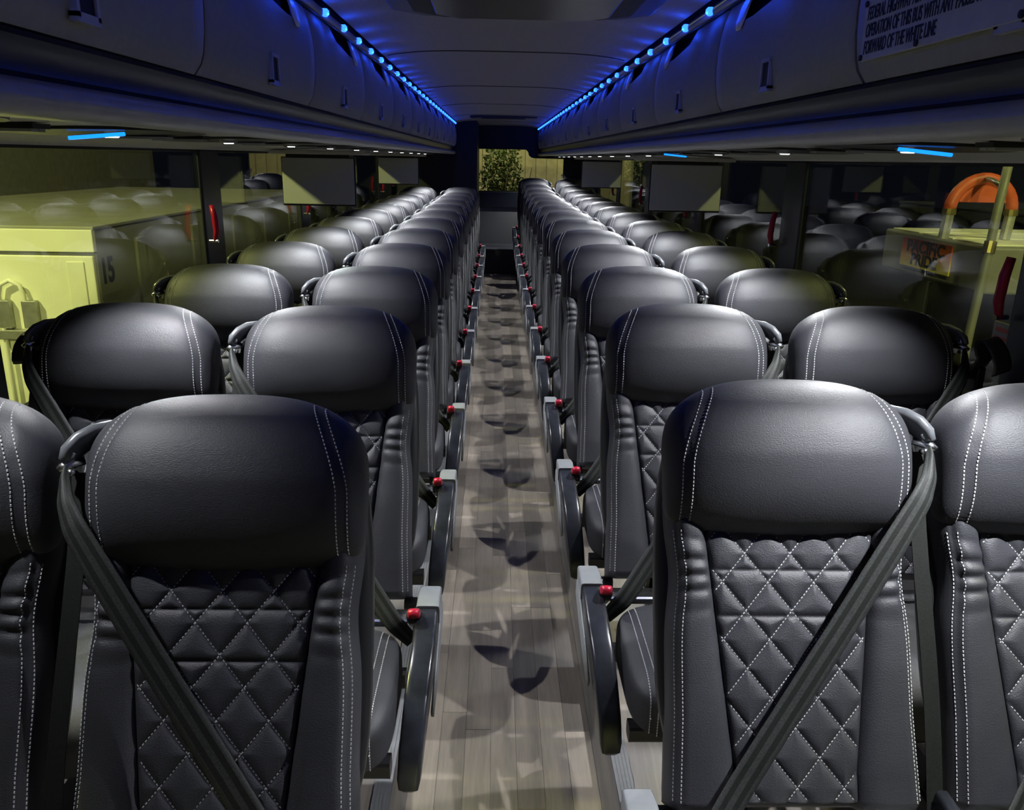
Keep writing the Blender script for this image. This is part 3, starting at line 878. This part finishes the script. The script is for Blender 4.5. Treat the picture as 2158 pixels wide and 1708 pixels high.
# ================================================================== OVERHEAD LUGGAGE RACKS
PITCHD = 0.938
def rack(side):
    s = side; tag = 'left' if s < 0 else 'right'
    yend = 11.25 if s < 0 else 12.95
    t = empty('luggage_rack', (s * 0.6, Y0, 1.6))
    off = Vector((s * 0.6, Y0, 1.6))
    def put(b, name, m, parent=t, **kw):
        b.v = [tuple(Vector(p) - off) for p in b.v]
        return b.build(name, m, parent, **kw)
    def extr(prof, a, c, cap=True):
        b = B(); n = len(prof)
        v = [(s * x, a, z) for x, z in prof] + [(s * x, c, z) for x, z in prof]
        f = [(i, (i + 1) % n, n + (i + 1) % n, n + i) for i in range(n)]
        f += [tuple(range(n))[::-1], tuple(range(n, 2 * n))]
        if s > 0: f = [q[::-1] for q in f]
        return b.add(v, f)
    put(extr([(0.62, 1.70), (0.63, 1.95), (0.66, 2.02), (0.66, 2.07), (1.40, 2.07), (1.40, 1.70)], Y0, yend), 'body', M['black'])
    put(extr([(0.600, 1.694), (0.612, 1.690), (0.622, 1.672), (0.622, 1.650), (0.612, 1.642), (0.66, 1.642), (0.68, 1.70)], Y0, yend), 'dark_band', M['bindark'], auto=40)
    put(extr([(0.614, 1.642), (0.598, 1.640), (0.588, 1.632), (0.584, 1.622), (0.586, 1.611), (0.594, 1.603), (0.612, 1.598), (0.64, 1.597), (0.70, 1.62), (0.70, 1.642)], Y0, yend), 'valance', M['valance'], auto=40)
    put(extr([(0.62, 1.5985), (0.80, 1.608), (1.00, 1.602), (1.36, 1.588), (1.392, 1.579), (1.398, 1.572), (1.415, 1.572), (1.415, 1.70), (0.68, 1.70)], Y0, yend), 'underside', M['under'], auto=20)
    # end cap
    put(extr([(0.575, 1.97), (0.572, 1.75), (0.59, 1.66), (0.64, 1.60), (1.40, 1.585), (1.40, 2.07), (0.60, 2.07)], yend + 0.0005, yend + 0.03), 'end_cap', M['dark'])
    # doors: curved, with a notch in the upper edge
    prof = [(0.600, 1.964), (0.588, 1.93), (0.579, 1.89), (0.574, 1.85), (0.573, 1.81), (0.575, 1.77), (0.581, 1.73), (0.590, 1.706), (0.600, 1.697)]
    start = (2.57 if s < 0 else 2.455) - PITCHD * 4
    y = start; k = 0
    pz = np.array([p[1] for p in prof][::-1]); px = np.array([p[0] for p in prof][::-1])
    doors = []
    while y < yend - 0.2:
        a, c = max(y, Y0) + 0.0065, min(y + PITCHD, yend) - 0.0065
        mid = y + PITCHD / 2
        ys = sorted(set([a, a + 0.006, c - 0.006, c, mid - 0.10, mid - 0.05, mid + 0.18, mid + 0.30, mid + 0.335, mid + 0.40]))
        ys = [q for q in ys if a <= q <= c]
        def ztop(q):
            return float(np.interp(q, [mid - 0.10, mid - 0.05, mid + 0.18, mid + 0.30, mid + 0.335], [1.964, 1.925, 1.905, 1.905, 1.964]))
        nz = 14; v = []
        for q in ys:
            zt = ztop(q)
            for i in range(nz + 1):
                z = 1.697 + (zt - 1.697) * i / nz
                x = float(np.interp(z, pz, px))
                inset = 0.004 if q in (a, c) else 0
                v.append((s * (x + inset), q, z))
        n1 = len(v)
        v += [(p[0] + s * 0.014, p[1], p[2]) for p in v]
        f = []; m = nz + 1
        for j in range(len(ys) - 1):
            for i in range(nz):
                q = (j * m + i, (j + 1) * m + i, (j + 1) * m + i + 1, j * m + i + 1)
                f.append(q); f.append(tuple(n1 + e for e in q[::-1]))
            f.append((j * m, n1 + j * m, n1 + (j + 1) * m, (j + 1) * m))
            f.append((j * m + nz, (j + 1) * m + nz, n1 + (j + 1) * m + nz, n1 + j * m + nz))
        for i in range(nz):
            f.append((i, i + 1, n1 + i + 1, n1 + i)); e = (len(ys) - 1) * m
            f.append((e + i, n1 + e + i, n1 + e + i + 1, e + i + 1))
        if s > 0: f = [q[::-1] for q in f]
        bb = B().add(v, f)
        d = put(bb, 'door', M['bin'], auto=35)
        doors.append((d, mid))
        if mid - 0.03 > Y0 and mid < yend:
            # recessed latch: pale bezel round a black pocket
            lz = 1.752; lx = 0.573
            b = B()
            for (y0_, y1_, z0_, z1_) in ((mid - 0.032, mid + 0.032, lz + 0.028, lz + 0.036), (mid - 0.032, mid + 0.032, lz - 0.036, lz - 0.024), (mid - 0.032, mid - 0.024, lz - 0.03, lz + 0.03), (mid + 0.024, mid + 0.032, lz - 0.03, lz + 0.03)):
                b.box((min(s * (lx - 0.0035), s * (lx + 0.008)), y0_, z0_), (max(s * (lx - 0.0035), s * (lx + 0.008)), y1_, z1_))
            la = put(b, 'latch', M['latch'], d)
            b = B().box((min(s * (lx + 0.0005), s * (lx + 0.010)), mid - 0.024, lz - 0.026), (max(s * (lx + 0.0005), s * (lx + 0.010)), mid + 0.024, lz + 0.03))
            put(b, 'latch_pocket', M['black'], d)
            # hinge tab at the far end of the notch
            ty = mid + 0.272
            b = B().loft([(s * 0.600, ty, 1.966), (s * 0.588, ty, 1.940), (s * 0.578, ty, 1.905), (s * 0.574, ty, 1.885)], [(0.034, 0.003), (0.034, 0.004), (0.032, 0.004), (0.018, 0.003)], 10, 4, side=(0, 1, 0))
            put(b, 'hinge_tab', M['tab'], d, smooth=True)
        y += PITCHD; k += 1
    # seals between every second pair of doors
    setp(t, 'overhead luggage rack with grey curved doors above the %s windows' % tag, 'luggage rack')
    return t
rackL = rack(-1); rackR = rack(1)

# LED strips in the channel between rack and ceiling
ledm = {}
def led_strip(s):
    tag = 'left' if s < 0 else 'right'
    yend = 11.2 if s < 0 else 12.9
    t = empty('led_strip', (s * 0.59, 0, 1.978))
    B().box((min(s * 0.0, s * 0.03), Y0, -0.013), (max(s * 0.0, s * 0.03), yend, 0.02)).build('channel', M['dark'], t)
    b = B(); b.loft([(-s * 0.004, Y0, 0.0), (-s * 0.004, yend, 0.0)], [(0.011, 0.011)] * 2, 10, 2.5, side=(1, 0, 0))
    b.build('lens_tube', M['tubeclear'], t, smooth=True)
    lb = B(); lb.loft([(-s * 0.004, -0.020, 0.0), (-s * 0.013, -0.012, 0.0), (-s * 0.018, 0.0, 0.0), (-s * 0.013, 0.012, 0.0), (-s * 0.004, 0.020, 0.0)], [(0.006, 0.008), (0.011, 0.011), (0.013, 0.012), (0.011, 0.011), (0.006, 0.008)], 8, side=(0, 0, 1))
    me = lb.mesh('led', M['led'], True)
    y = (2.748 if s < 0 else 2.576) - 0.316 * 11
    while y < yend - 0.05:
        if y > Y0 + 0.05:
            obj('led', me, t, (0, y, 0.0))
            lamp('led_light', 'POINT', (s * (0.59 - 0.030), y, 1.972), 0.23, (0.008, 0.06, 1.0), 0.008)
        y += 0.316
    setp(t, 'strip of bright blue lamps along the top of the %s luggage rack' % tag, 'light strip')
M['tubeclear'] = mat('led_diffuser', (0.35, 0.37, 0.45), 0.25, noise=(30, 0.05))
led_strip(-1); led_strip(1)

# reading light panels under the racks
def psu(s, y, idx, n, blue, power, tgt=None):
    tag = 'left' if s < 0 else 'right'
    t = empty('reading_light_panel', (s * 0.93, y, 1.602))
    b = B()
    ring = []
    for i in range(28):
        a = 2 * math.pi * i / 28
        ring.append((0.20 * math.copysign(abs(math.cos(a)) ** 0.8, math.cos(a)), 0.30 * math.copysign(abs(math.sin(a)) ** 1.4, math.sin(a))))
    nn = len(ring)
    def zz(x): return -0.030 * (x * 1.0) * (1 if s > 0 else -1) * 0.9
    v = [(x, yy, -0.004 + zz(x)) for x, yy in ring] + [(x, yy, 0.012 + zz(x)) for x, yy in ring]
    f = [tuple(range(nn))[::-1], tuple(range(nn, 2 * nn))] + [(i, (i + 1) % nn, nn + (i + 1) % nn, nn + i) for i in range(nn)]
    b.add(v, f); p = b.build('panel', M['dark'], t)
    lm = B(); lm.cyl((0, 0.0, -0.0035), (0, 0.0, -0.011), 0.030, 20, 0.024)
    be = lm.build('lamp_bezel', M['alu'], t, smooth=False)
    B().cyl((0, 0, -0.0112), (0, 0, -0.0135), 0.017, 20, 0.014).build('lens', M['lens'], be, smooth=False)
    for yy in (0.17, 0.42):
        fr_ = B().box((-0.075, yy - 0.03, -0.007), (0.075, yy + 0.03, -0.0035 if yy < 0.3 else 0.002)).build('vent', M['black'], t)
        for k in range(2):
            B().box((-0.068, yy - 0.024 + 0.026 * k, -0.0125), (0.068, yy - 0.002 + 0.026 * k, -0.0072)).build('louver', M['latch'], fr_)
    if blue:
        b = B(); b.loft([(-0.058 - s * 0.045, -0.17, -0.013 + s * 0.005), (0.058 - s * 0.045, -0.17, -0.013 - s * 0.005)], [(0.006, 0.004)] * 2, 10, 3, side=(0, 1, 0))
        b.build('light_bar', M['bluebar'], t, smooth=True)
    r = 'nearest the camera' if idx == 0 else ('rearmost' if idx == n - 1 else '%s from the camera' % ORD[idx + 1])
    setp(t, 'reading light panel under the %s luggage rack, %s' % (tag, r), 'reading light', 'reading light panels on the %s' % tag)
    tg = tgt or (s * 0.52, y - (0.38 if s < 0 else 0.25), 0.0)
    lamp('reading_light', 'SPOT', (s * 0.93, y, 1.602 - 0.022), power, (0.95, 0.97, 1.0), 0.010, tg, 104 if s < 0 else 110, 0.75)

lys_L = [1.99 + PITCH * k for k in range(11)]
lys_R = [1.99 + PITCH * k for k in range(14)]
psus = [(-1, 1.13, 0.35)] + [(-1, y, 1.0) for y in lys_L]
for i, (s, y, pw) in enumerate(psus): psu(s, y, i, len(psus), i == 1, READ_W * pw * 0.82)
psus = [(1, 1.13, 1.3)] + [(1, y, 1.0) for y in lys_R]
for i, (s, y, pw) in enumerate(psus): psu(s, y, i, len(psus), i in (1, 4), READ_W * pw)

# roof hatch and ceiling vent
h = empty('roof_hatch', (0.035, 2.45, 2.04))
def oct_(hx, hy, cx, z0, z1):
    pts = [(-hx, hy - cx), (-hx, -hy + cx), (-hx + cx, -hy), (hx - cx, -hy), (hx, -hy + cx), (hx, hy - cx), (hx - cx, hy), (-hx + cx, hy)]
    n = 8; b = B()
    return b.add([(x, y, z0) for x, y in pts] + [(x, y, z1) for x, y in pts], [tuple(range(n)), tuple(range(2 * n - 1, n - 1, -1))] + [(i, n + i, n + (i + 1) % n, (i + 1) % n) for i in range(n)])
oct_(0.42, 0.52, 0.10, -0.032, 0.0).build('frame', M['dark'], h, bevel=0.008)
oct_(0.345, 0.44, 0.09, -0.046, -0.0325).build('inner_frame', M['black'], h, bevel=0.006)
oct_(0.27, 0.37, 0.07, -0.060, -0.0465).build('cover', M['bindark'], h, bevel=0.01)
setp(h, 'dark roof escape hatch in the ceiling above the aisle', 'hatch')
v = empty('ceiling_vent', (0.035, 10.35, 2.036))
oct_(0.40, 0.13, 0.03, -0.018, 0.004).build('frame', M['bindark'], v, bevel=0.004)
for k in range(4):
    B().box((-0.26, -0.085 + k * 0.045, -0.026), (0.26, -0.060 + k * 0.045, -0.0185)).build('slat', M['dark'], v)
setp(v, 'long dark air vent in the ceiling near the rear', 'vent')

# flip-down monitors
def monitor(s, y, label):
    t = empty('flip_down_monitor', (s * 1.115, y, 1.595))
    B().box((-0.285, -0.03, -0.035), (0.285, 0.27, -0.012)).build('housing', M['under'], t, bevel=0.006)
    p = B()
    p.box((-0.215, 0.0, -0.325), (0.215, 0.012, -0.055)).build('screen_back', M['screen'], t, bevel=0.004)
    B().box((-0.222, 0.0125, -0.335), (0.222, 0.034, -0.050)).build('screen_body', M['screenframe'], t, bevel=0.006)
    B().cyl((-0.19, 0.015, -0.045), (0.19, 0.015, -0.045), 0.012, 10).build('hinge', M['screenframe'], t)
    setp(t, label, 'monitor', 'monitors under the racks')
monitor(-1, 5.1, 'grey flip-down monitor hanging under the left luggage rack, nearer of two')
monitor(-1, 9.25, 'grey flip-down monitor hanging under the left luggage rack, farther of two')
monitor(1, 5.1, 'grey flip-down monitor hanging under the right luggage rack, nearer of two')
monitor(1, 9.25, 'grey flip-down monitor hanging under the right luggage rack, farther of two')

# warning plate on the right rack
sg = empty('warning_sign', (0.5705, 1.240, 1.772))
sgm = Matrix.Rotation(math.radians(-90), 4, 'Z') @ Matrix.Rotation(math.radians(90), 4, 'X')
def on_sign(me, name, lx, lz, parent=sg, depth=0.003):
    # text reads from far (left) to near (right) on the right-hand wall
    m = Matrix.Translation((-depth, -lx, lz)) @ sgm
    me.transform(m); return obj(name, me, parent)
B().box((-0.0030, -0.225, -0.047), (0.003, 0.225, 0.047)).build('plate', M['signplate'], sg, bevel=0.001)
for i, line in enumerate(('FEDERAL HIGHWAY ADMINISTRATION PROHIBITS', 'OPERATION OF THIS BUS WITH ANY PASSENGER', 'FORWARD OF THE WHITE LINE')):
    me = text_mesh(line, 0.029, align='LEFT', bold=0.0003, xscale=0.56)
    on_sign(me, 'lettering', -0.212, 0.024 - 0.026 * i, depth=0.0034)
for (ly, lz) in ((0.218, 0.041), (0.218, -0.041), (-0.218, 0.041), (-0.218, -0.041), (0.03, 0.041), (0.03, -0.041)):
    B().cyl((-0.003, ly, lz), (-0.0058, ly, lz), 0.005, 10).build('screw', M['black'], sg)
setp(sg, 'pale warning plate with three lines of lettering on the right luggage rack', 'sign')

# window straps
def strap(s, y, z):
    t = empty('window_strap', (s * 1.372, y, z))
    b = B(); pts = []
    for i in range(15):
        a = math.radians(-60 + 300 * i / 14)
        pts.append((-s * 0.01 - s * 0.028 * math.sin(a) * 0.7, -0.02 + 0.045 * math.cos(a), 0.065 + 0.05 * math.sin(a)))
    pts = [(-s * 0.012, 0.060, -0.02)] + pts[2:]
    b.loft(pts, [(0.026, 0.0022)] * len(pts), 8, 5, side=(1, 0.1, 0.25))
    b.build('loop', M['strap'], t, smooth=True)
    B().cyl((-s * 0.020, 0.045, 0.0), (-s * 0.032, 0.040, 0.0), 0.006, 10).build('rivet', M['chrome'], t)
    B().box((-0.012, 0.03, -0.06), (0.012, 0.085, 0.02)).build('anchor', M['dark'], t, bevel=0.004)
    setp(t, 'black leather strap loop by the %s window pillar' % ('left' if s < 0 else 'right'), 'strap')
strap(-1, 2.31, 0.955); strap(1, 2.22, 0.985)
# emergency sticker on the right window
st = empty('window_sticker', (1.446, 2.30, 1.08))
B().box((0, -0.055, -0.045), (0.002, 0.055, 0.045)).build('label', M['siding'], st)
for k in range(3):
    B().box((-0.0008, -0.042, 0.018 - k * 0.026), (0.0, 0.042, 0.030 - k * 0.026)).build('print_line', M['hose'], st)
setp(st, 'small tan sticker with red print on the right window pane', 'sticker')

# ================================================================== OUTSIDE
GZ = -1.35
g = struct(B().box((-40, -30, GZ - 0.1), (40, 60, GZ)).build('ground', M['asphalt']))

# container number 15 on the left
ct = empty('storage_container', (-3.85, 5.28, GZ))
cx0, cx1, cy1, ztop = -1.25, 1.25, 6.1, 1.077 - GZ
B().box((cx0 + 0.02, 0.03, 0.0), (cx1, cy1, ztop - 0.004)).build('body', M['creamshade'], ct, bevel=0.01)
B().box((cx0, 0.0, ztop - 0.003), (cx1 + 0.012, cy1 + 0.02, ztop + 0.02)).build('roof', M['creamshade'], ct, bevel=0.006)  # shaded cream, so the lamplit roof comes out darker
B().box((cx0, -0.012, ztop - 0.14), (cx1 + 0.006, 0.03, ztop + 0.0)).build('front_header', M['cream'], ct, bevel=0.004)
for a, c in ((cx0 + 0.02, -0.10), (-0.09, cx1 - 0.01)):
    d = B().box((a, -0.006, 0.12), (c, 0.028, ztop - 0.165)).build('door', M['cream'], ct, bevel=0.006)
    B().box((c - 0.17, -0.014, 0.15), (c - 0.06, -0.007, ztop - 0.20)).build('door_rib', M['cream'], d, bevel=0.004)
    xb = a + 0.50 if a < -0.5 else a + 0.88
    B().tube([(xb, -0.045, 0.3), (xb, -0.045, ztop - 0.42), (xb - 0.02, -0.045, ztop - 0.35), (xb - 0.08, -0.045, ztop - 0.32), (xb - 0.14, -0.045, ztop - 0.35), (xb - 0.16, -0.045, ztop - 0.42), (xb - 0.16, -0.045, 0.3)], 0.014, 10).build('lock_rod', M['cream'], d, smooth=True)
    for zz_ in (ztop - 0.70, ztop - 1.7):
        B().box((xb - 0.20, -0.075, zz_), (xb + 0.10, -0.010, zz_ + 0.06)).box((xb - 0.02, -0.06, zz_ + 0.07), (xb + 0.07, -0.012, zz_ + 0.25)).box((xb - 0.18, -0.06, zz_ + 0.07), (xb - 0.10, -0.012, zz_ + 0.25)).build('lock_hasp', M['steel'], d, bevel=0.004)
B().box((cx1 - 0.005, 0.60, 0.15), (cx1 + 0.02, 0.74, ztop - 0.10)).build('side_rib', M['creamshade'], ct, bevel=0.006)
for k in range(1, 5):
    B().box((cx1 - 0.005, 0.60 + 1.1 * k, 0.15), (cx1 + 0.02, 0.74 + 1.1 * k, ztop - 0.10)).build('side_rib', M['creamshade'], ct, bevel=0.006)
rotside = Matrix.Rotation(math.radians(90), 4, 'Z') @ Matrix.Rotation(math.radians(90), 4, 'X')
me = text_mesh('15', 0.225, bold=0.008, extrude=0.001, xscale=0.85); me.transform(Matrix.Translation((cx1 + 0.002, 0.15, ztop - 0.28)) @ rotside)
obj('number', me, ct)
pl = B().box((cx1 + 0.0005, 0.05, ztop - 0.70), (cx1 + 0.006, 0.31, ztop - 0.42)).build('placard', M['disp'], ct)
B().box((cx1 + 0.0065, 0.14, ztop - 0.66), (cx1 + 0.010, 0.25, ztop - 0.52)).build('placard_print', M['dispdark'], pl)
setp(ct, 'cream steel storage container numbered 15 outside the left windows', 'container')

# building and picket fence beyond
bd = empty('building', (-12.0, 12.0, GZ))
B().box((-1.5, -3.0, 0), (1.5, 14.0, 5.5)).build('wall', M['olive'], bd)
dr = B().box((1.5, 2.0, 0.0), (1.56, 3.0, 2.2)).build('door', M['dispdark'], bd, bevel=0.01)
B().cyl((1.57, 2.85, 1.05), (1.63, 2.85, 1.05), 0.03).build('knob', M['brass'], dr)
B().box((-1.6, -3.1, 5.5), (1.7, 14.1, 5.75)).build('roof', M['dispdark'], bd)
setp(bd, 'plain olive stucco building with a dark door beyond the container', 'building')
fc = empty('picket_fence', (-9.0, 9.5, GZ))
pk = B().box((-0.012, -0.045, 0.1), (0.012, 0.045, 2.05)).box((-0.012, -0.025, 2.05), (0.012, 0.025, 2.10)).mesh('picket', M['whitebar'])
for k in range(40):
    obj('picket', pk, fc, (0, -4.0 + k * 0.20, 0))
for zz_ in (0.5, 1.8):
    B().box((-0.035, -4.1, zz_), (-0.013, 4.1, zz_ + 0.07)).build('rail', M['whitebar'], fc)
setp(fc, 'white picket fence behind the storage container', 'fence')

# fuel dispenser on the right
dp = empty('fuel_dispenser', (3.0, 4.98, GZ))
zt = 1.09 - GZ; zb = 0.80 - GZ
hd = B().box((0.0, 0.0, zb), (2.0, 1.42, zt)).build('header_box', M['disp'], dp, bevel=0.015)
for k in range(3):
    B().box((0.03, 0.06 + 0.45 * k, zt + 0.0005), (1.98, 0.46 + 0.45 * k, zt + 0.012)).build('top_panel', M['cream'], hd, bevel=0.004)
B().box((0.35, 0.06, 0.10), (1.7, 1.36, zb - 0.001)).build('cabinet', M['dispdark'], dp, bevel=0.02)
B().box((0.30, 0.02, 0.0), (1.75, 1.40, 0.099)).build('base', M['steel'], dp)
for yy in (0.10, 0.62, 1.28):
    B().box((0.335, yy, 0.2), (0.349, yy + 0.03, zb - 0.1)).build('cabinet_trim', M['steel'], dp)
sgn = B().box((-0.012, 0.42, zt - 0.235), (-0.001, 1.10, zt - 0.035)).build('sign', M['sunset'], hd, bevel=0.001)
rotw = Matrix.Rotation(math.radians(-90), 4, 'Z') @ Matrix.Rotation(math.radians(90), 4, 'X')
for txt, zz_, sz in (('PACIFIC', zt - 0.088, 0.118), ('PRIDE', zt - 0.178, 0.112)):
    me = text_mesh(txt, sz, bold=0.004, extrude=0.0008, xscale=1.25)
    me.transform(Matrix.Translation((-0.0135, 0.76, zz_)) @ rotw)
    obj('lettering', me, sgn)
B().box((-0.002, 0.45, zt - 0.262), (-0.0005, 1.08, zt - 0.250)).build('caption_strip', M['dispdark'], hd)
setp(dp, 'fuel dispenser with a PACIFIC PRIDE sign outside the right windows', 'fuel dispenser')
# hose with its orange-red loop and slanting mast
hs = empty('hose_mast', (2.95, 4.93, GZ))
mb = B(); mb.loft([(-0.05, -0.02, zb - 0.9), (-0.03, -0.01, zb - 0.2), (0.0, 0.0, zt - 0.05), (0.02, 0.02, zt + 0.2), (0.05, 0.04, zt + 0.55)], [(0.026, 0.026)] * 5, 12)
mb.build('mast', M['disp'], hs, smooth=True)
B().cyl((0.0, 0.0, zt - 0.03), (0.01, 0.01, zt + 0.04), 0.036, 12).build('coupling', M['brass'], hs)
LX, LY, LZ, LR, LH = 0.18, 0.47, zt + 0.20, 0.205, 0.20
pts = [(LX - LR * math.cos(math.radians(a)), LY, LZ + LH * math.sin(math.radians(a))) for a in range(0, 181, 12)]
lp = B().tube(pts, 0.038, 12).build('hose_loop', M['hose'], hs, smooth=True)
inner = [(LX - 0.75 * LR * math.cos(math.radians(a)), LZ + 0.05 + 0.62 * LH * math.sin(math.radians(a))) for a in range(0, 181, 15)]
n = len(inner)
B().add([(x, LY - 0.01, z) for x, z in inner] + [(x, LY + 0.02, z) for x, z in inner], [tuple(range(n)), tuple(range(2 * n - 1, n - 1, -1))] + [(i, n + i, n + (i + 1) % n, (i + 1) % n) for i in range(n)]).build('loop_guard', M['hose'], lp)
B().tube([(0.035, 0.03, zt + 0.36), (0.10, 0.25, zt + 0.39), (LX, LY, LZ + LH)], 0.016, 8).build('hanger', M['steel'], hs, smooth=True)
for e in (pts[0], pts[-1]):
    B().cyl((e[0], e[1], e[2] + 0.008), (e[0], e[1], e[2] - 0.03), 0.043, 12).build('fitting', M['brass'], hs)
    B().cyl((e[0], e[1], e[2] - 0.03), (e[0] - 0.01, e[1], zt + 0.014), 0.034, 12).build('hose_tail', M['steel'], hs, smooth=False)
setp(hs, 'slanting steel mast with an orange-red hose loop beside the dispenser', 'hose')

# canopy column on the right and a lit kerb box beneath the near pillar
cc = empty('canopy_column', (4.9, 2.9, GZ))
B().box((-0.15, -0.15, 0), (0.15, 0.15, 5.0)).build('shaft', M['cream'], cc, bevel=0.02)
B().box((-0.25, -0.25, 0), (0.25, 0.25, 0.35)).build('footing', M['steel'], cc, bevel=0.02)
setp(cc, 'square cream canopy column outside the right windows', 'column')

# behind the coach: siding wall, railing, bush
sw = empty('siding_wall', (1.2, 19.0, GZ))
B().box((-2.3, 0.03, 0), (1.85, 0.25, 4.6)).build('backing', M['olive'], sw)
bmesh_board = B().box((-0.112, -0.004, 0.0), (0.112, 0.028, 4.55)).mesh('board', M['siding'])
for k in range(-9, 8):
    obj('board', bmesh_board, sw, (k * 0.24, rnd.uniform(-0.004, 0.004), 0))
B().box((-2.3, -0.03, 3.4), (1.85, -0.006, 3.5)).build('ledge', M['siding'], sw)
setp(sw, 'tan board wall seen through the rear window', 'wall')
rl = empty('railing', (-0.75, 17.6, GZ))
bar = B().cyl((0, 0, 0), (0, 0, 2.35), 0.012, 8).mesh('bar', M['whitebar'])
for k in range(12): obj('bar', bar, rl, (-0.5 + k * 0.10, 0, 0))
for zz_ in (0.3, 2.1, 2.3): B().box((-0.55, -0.015, zz_), (0.65, 0.015, zz_ + 0.03)).build('rail', M['whitebar'], rl)
setp(rl, 'pale metal railing left of the bush behind the coach', 'railing')
bu = empty('bush', (0.06, 16.6, GZ))
rb = random.Random(11); b = B()
for k in range(4200):
    # clumped ellipsoid crown
    while True:
        p = Vector((rb.uniform(-1, 1), rb.uniform(-1, 1), rb.uniform(-1, 1)))
        if 0.25 < p.length < 1 and rb.random() < 0.35 + 0.65 * abs(math.sin(5 * p.x + 3 * p.z) * math.cos(4 * p.z - 2 * p.y)): break
    c = Vector((p.x * 0.46, p.y * 0.4, 1.95 + p.z * 1.55))
    a = Vector((rb.uniform(-1, 1), rb.uniform(-1, 1), rb.uniform(-0.8, 0.6))).normalized(); sd = a.orthogonal().normalized(); sd.rotate(Matrix.Rotation(rb.uniform(0, 6.28), 3, a))
    L = rb.uniform(0.05, 0.10); w = L * 0.32
    b.add([c, c + a * L * 0.5 + sd * w, c + a * L, c + a * L * 0.5 - sd * w], [(0, 1, 2, 3)])
fo = b.build('foliage', M['leaf'], bu); fo['kind'] = 'stuff'
tb = B()
for k in range(7):
    a = rb.uniform(0, 6.28); q = [(0.06 * math.cos(a), 0.06 * math.sin(a), 0.0)]
    for j in range(1, 6):
        q.append((0.06 * math.cos(a) + math.cos(a) * 0.11 * j + rb.uniform(-.04, .04), 0.06 * math.sin(a) + math.sin(a) * 0.07 * j, 0.55 * j))
    tb.loft(q, [(0.03 - 0.0045 * j, 0.03 - 0.0045 * j) for j in range(6)], 6)
tb.build('branches', M['bark'], bu, smooth=True)
setp(bu, 'leafy green bush behind the rear window', 'bush')
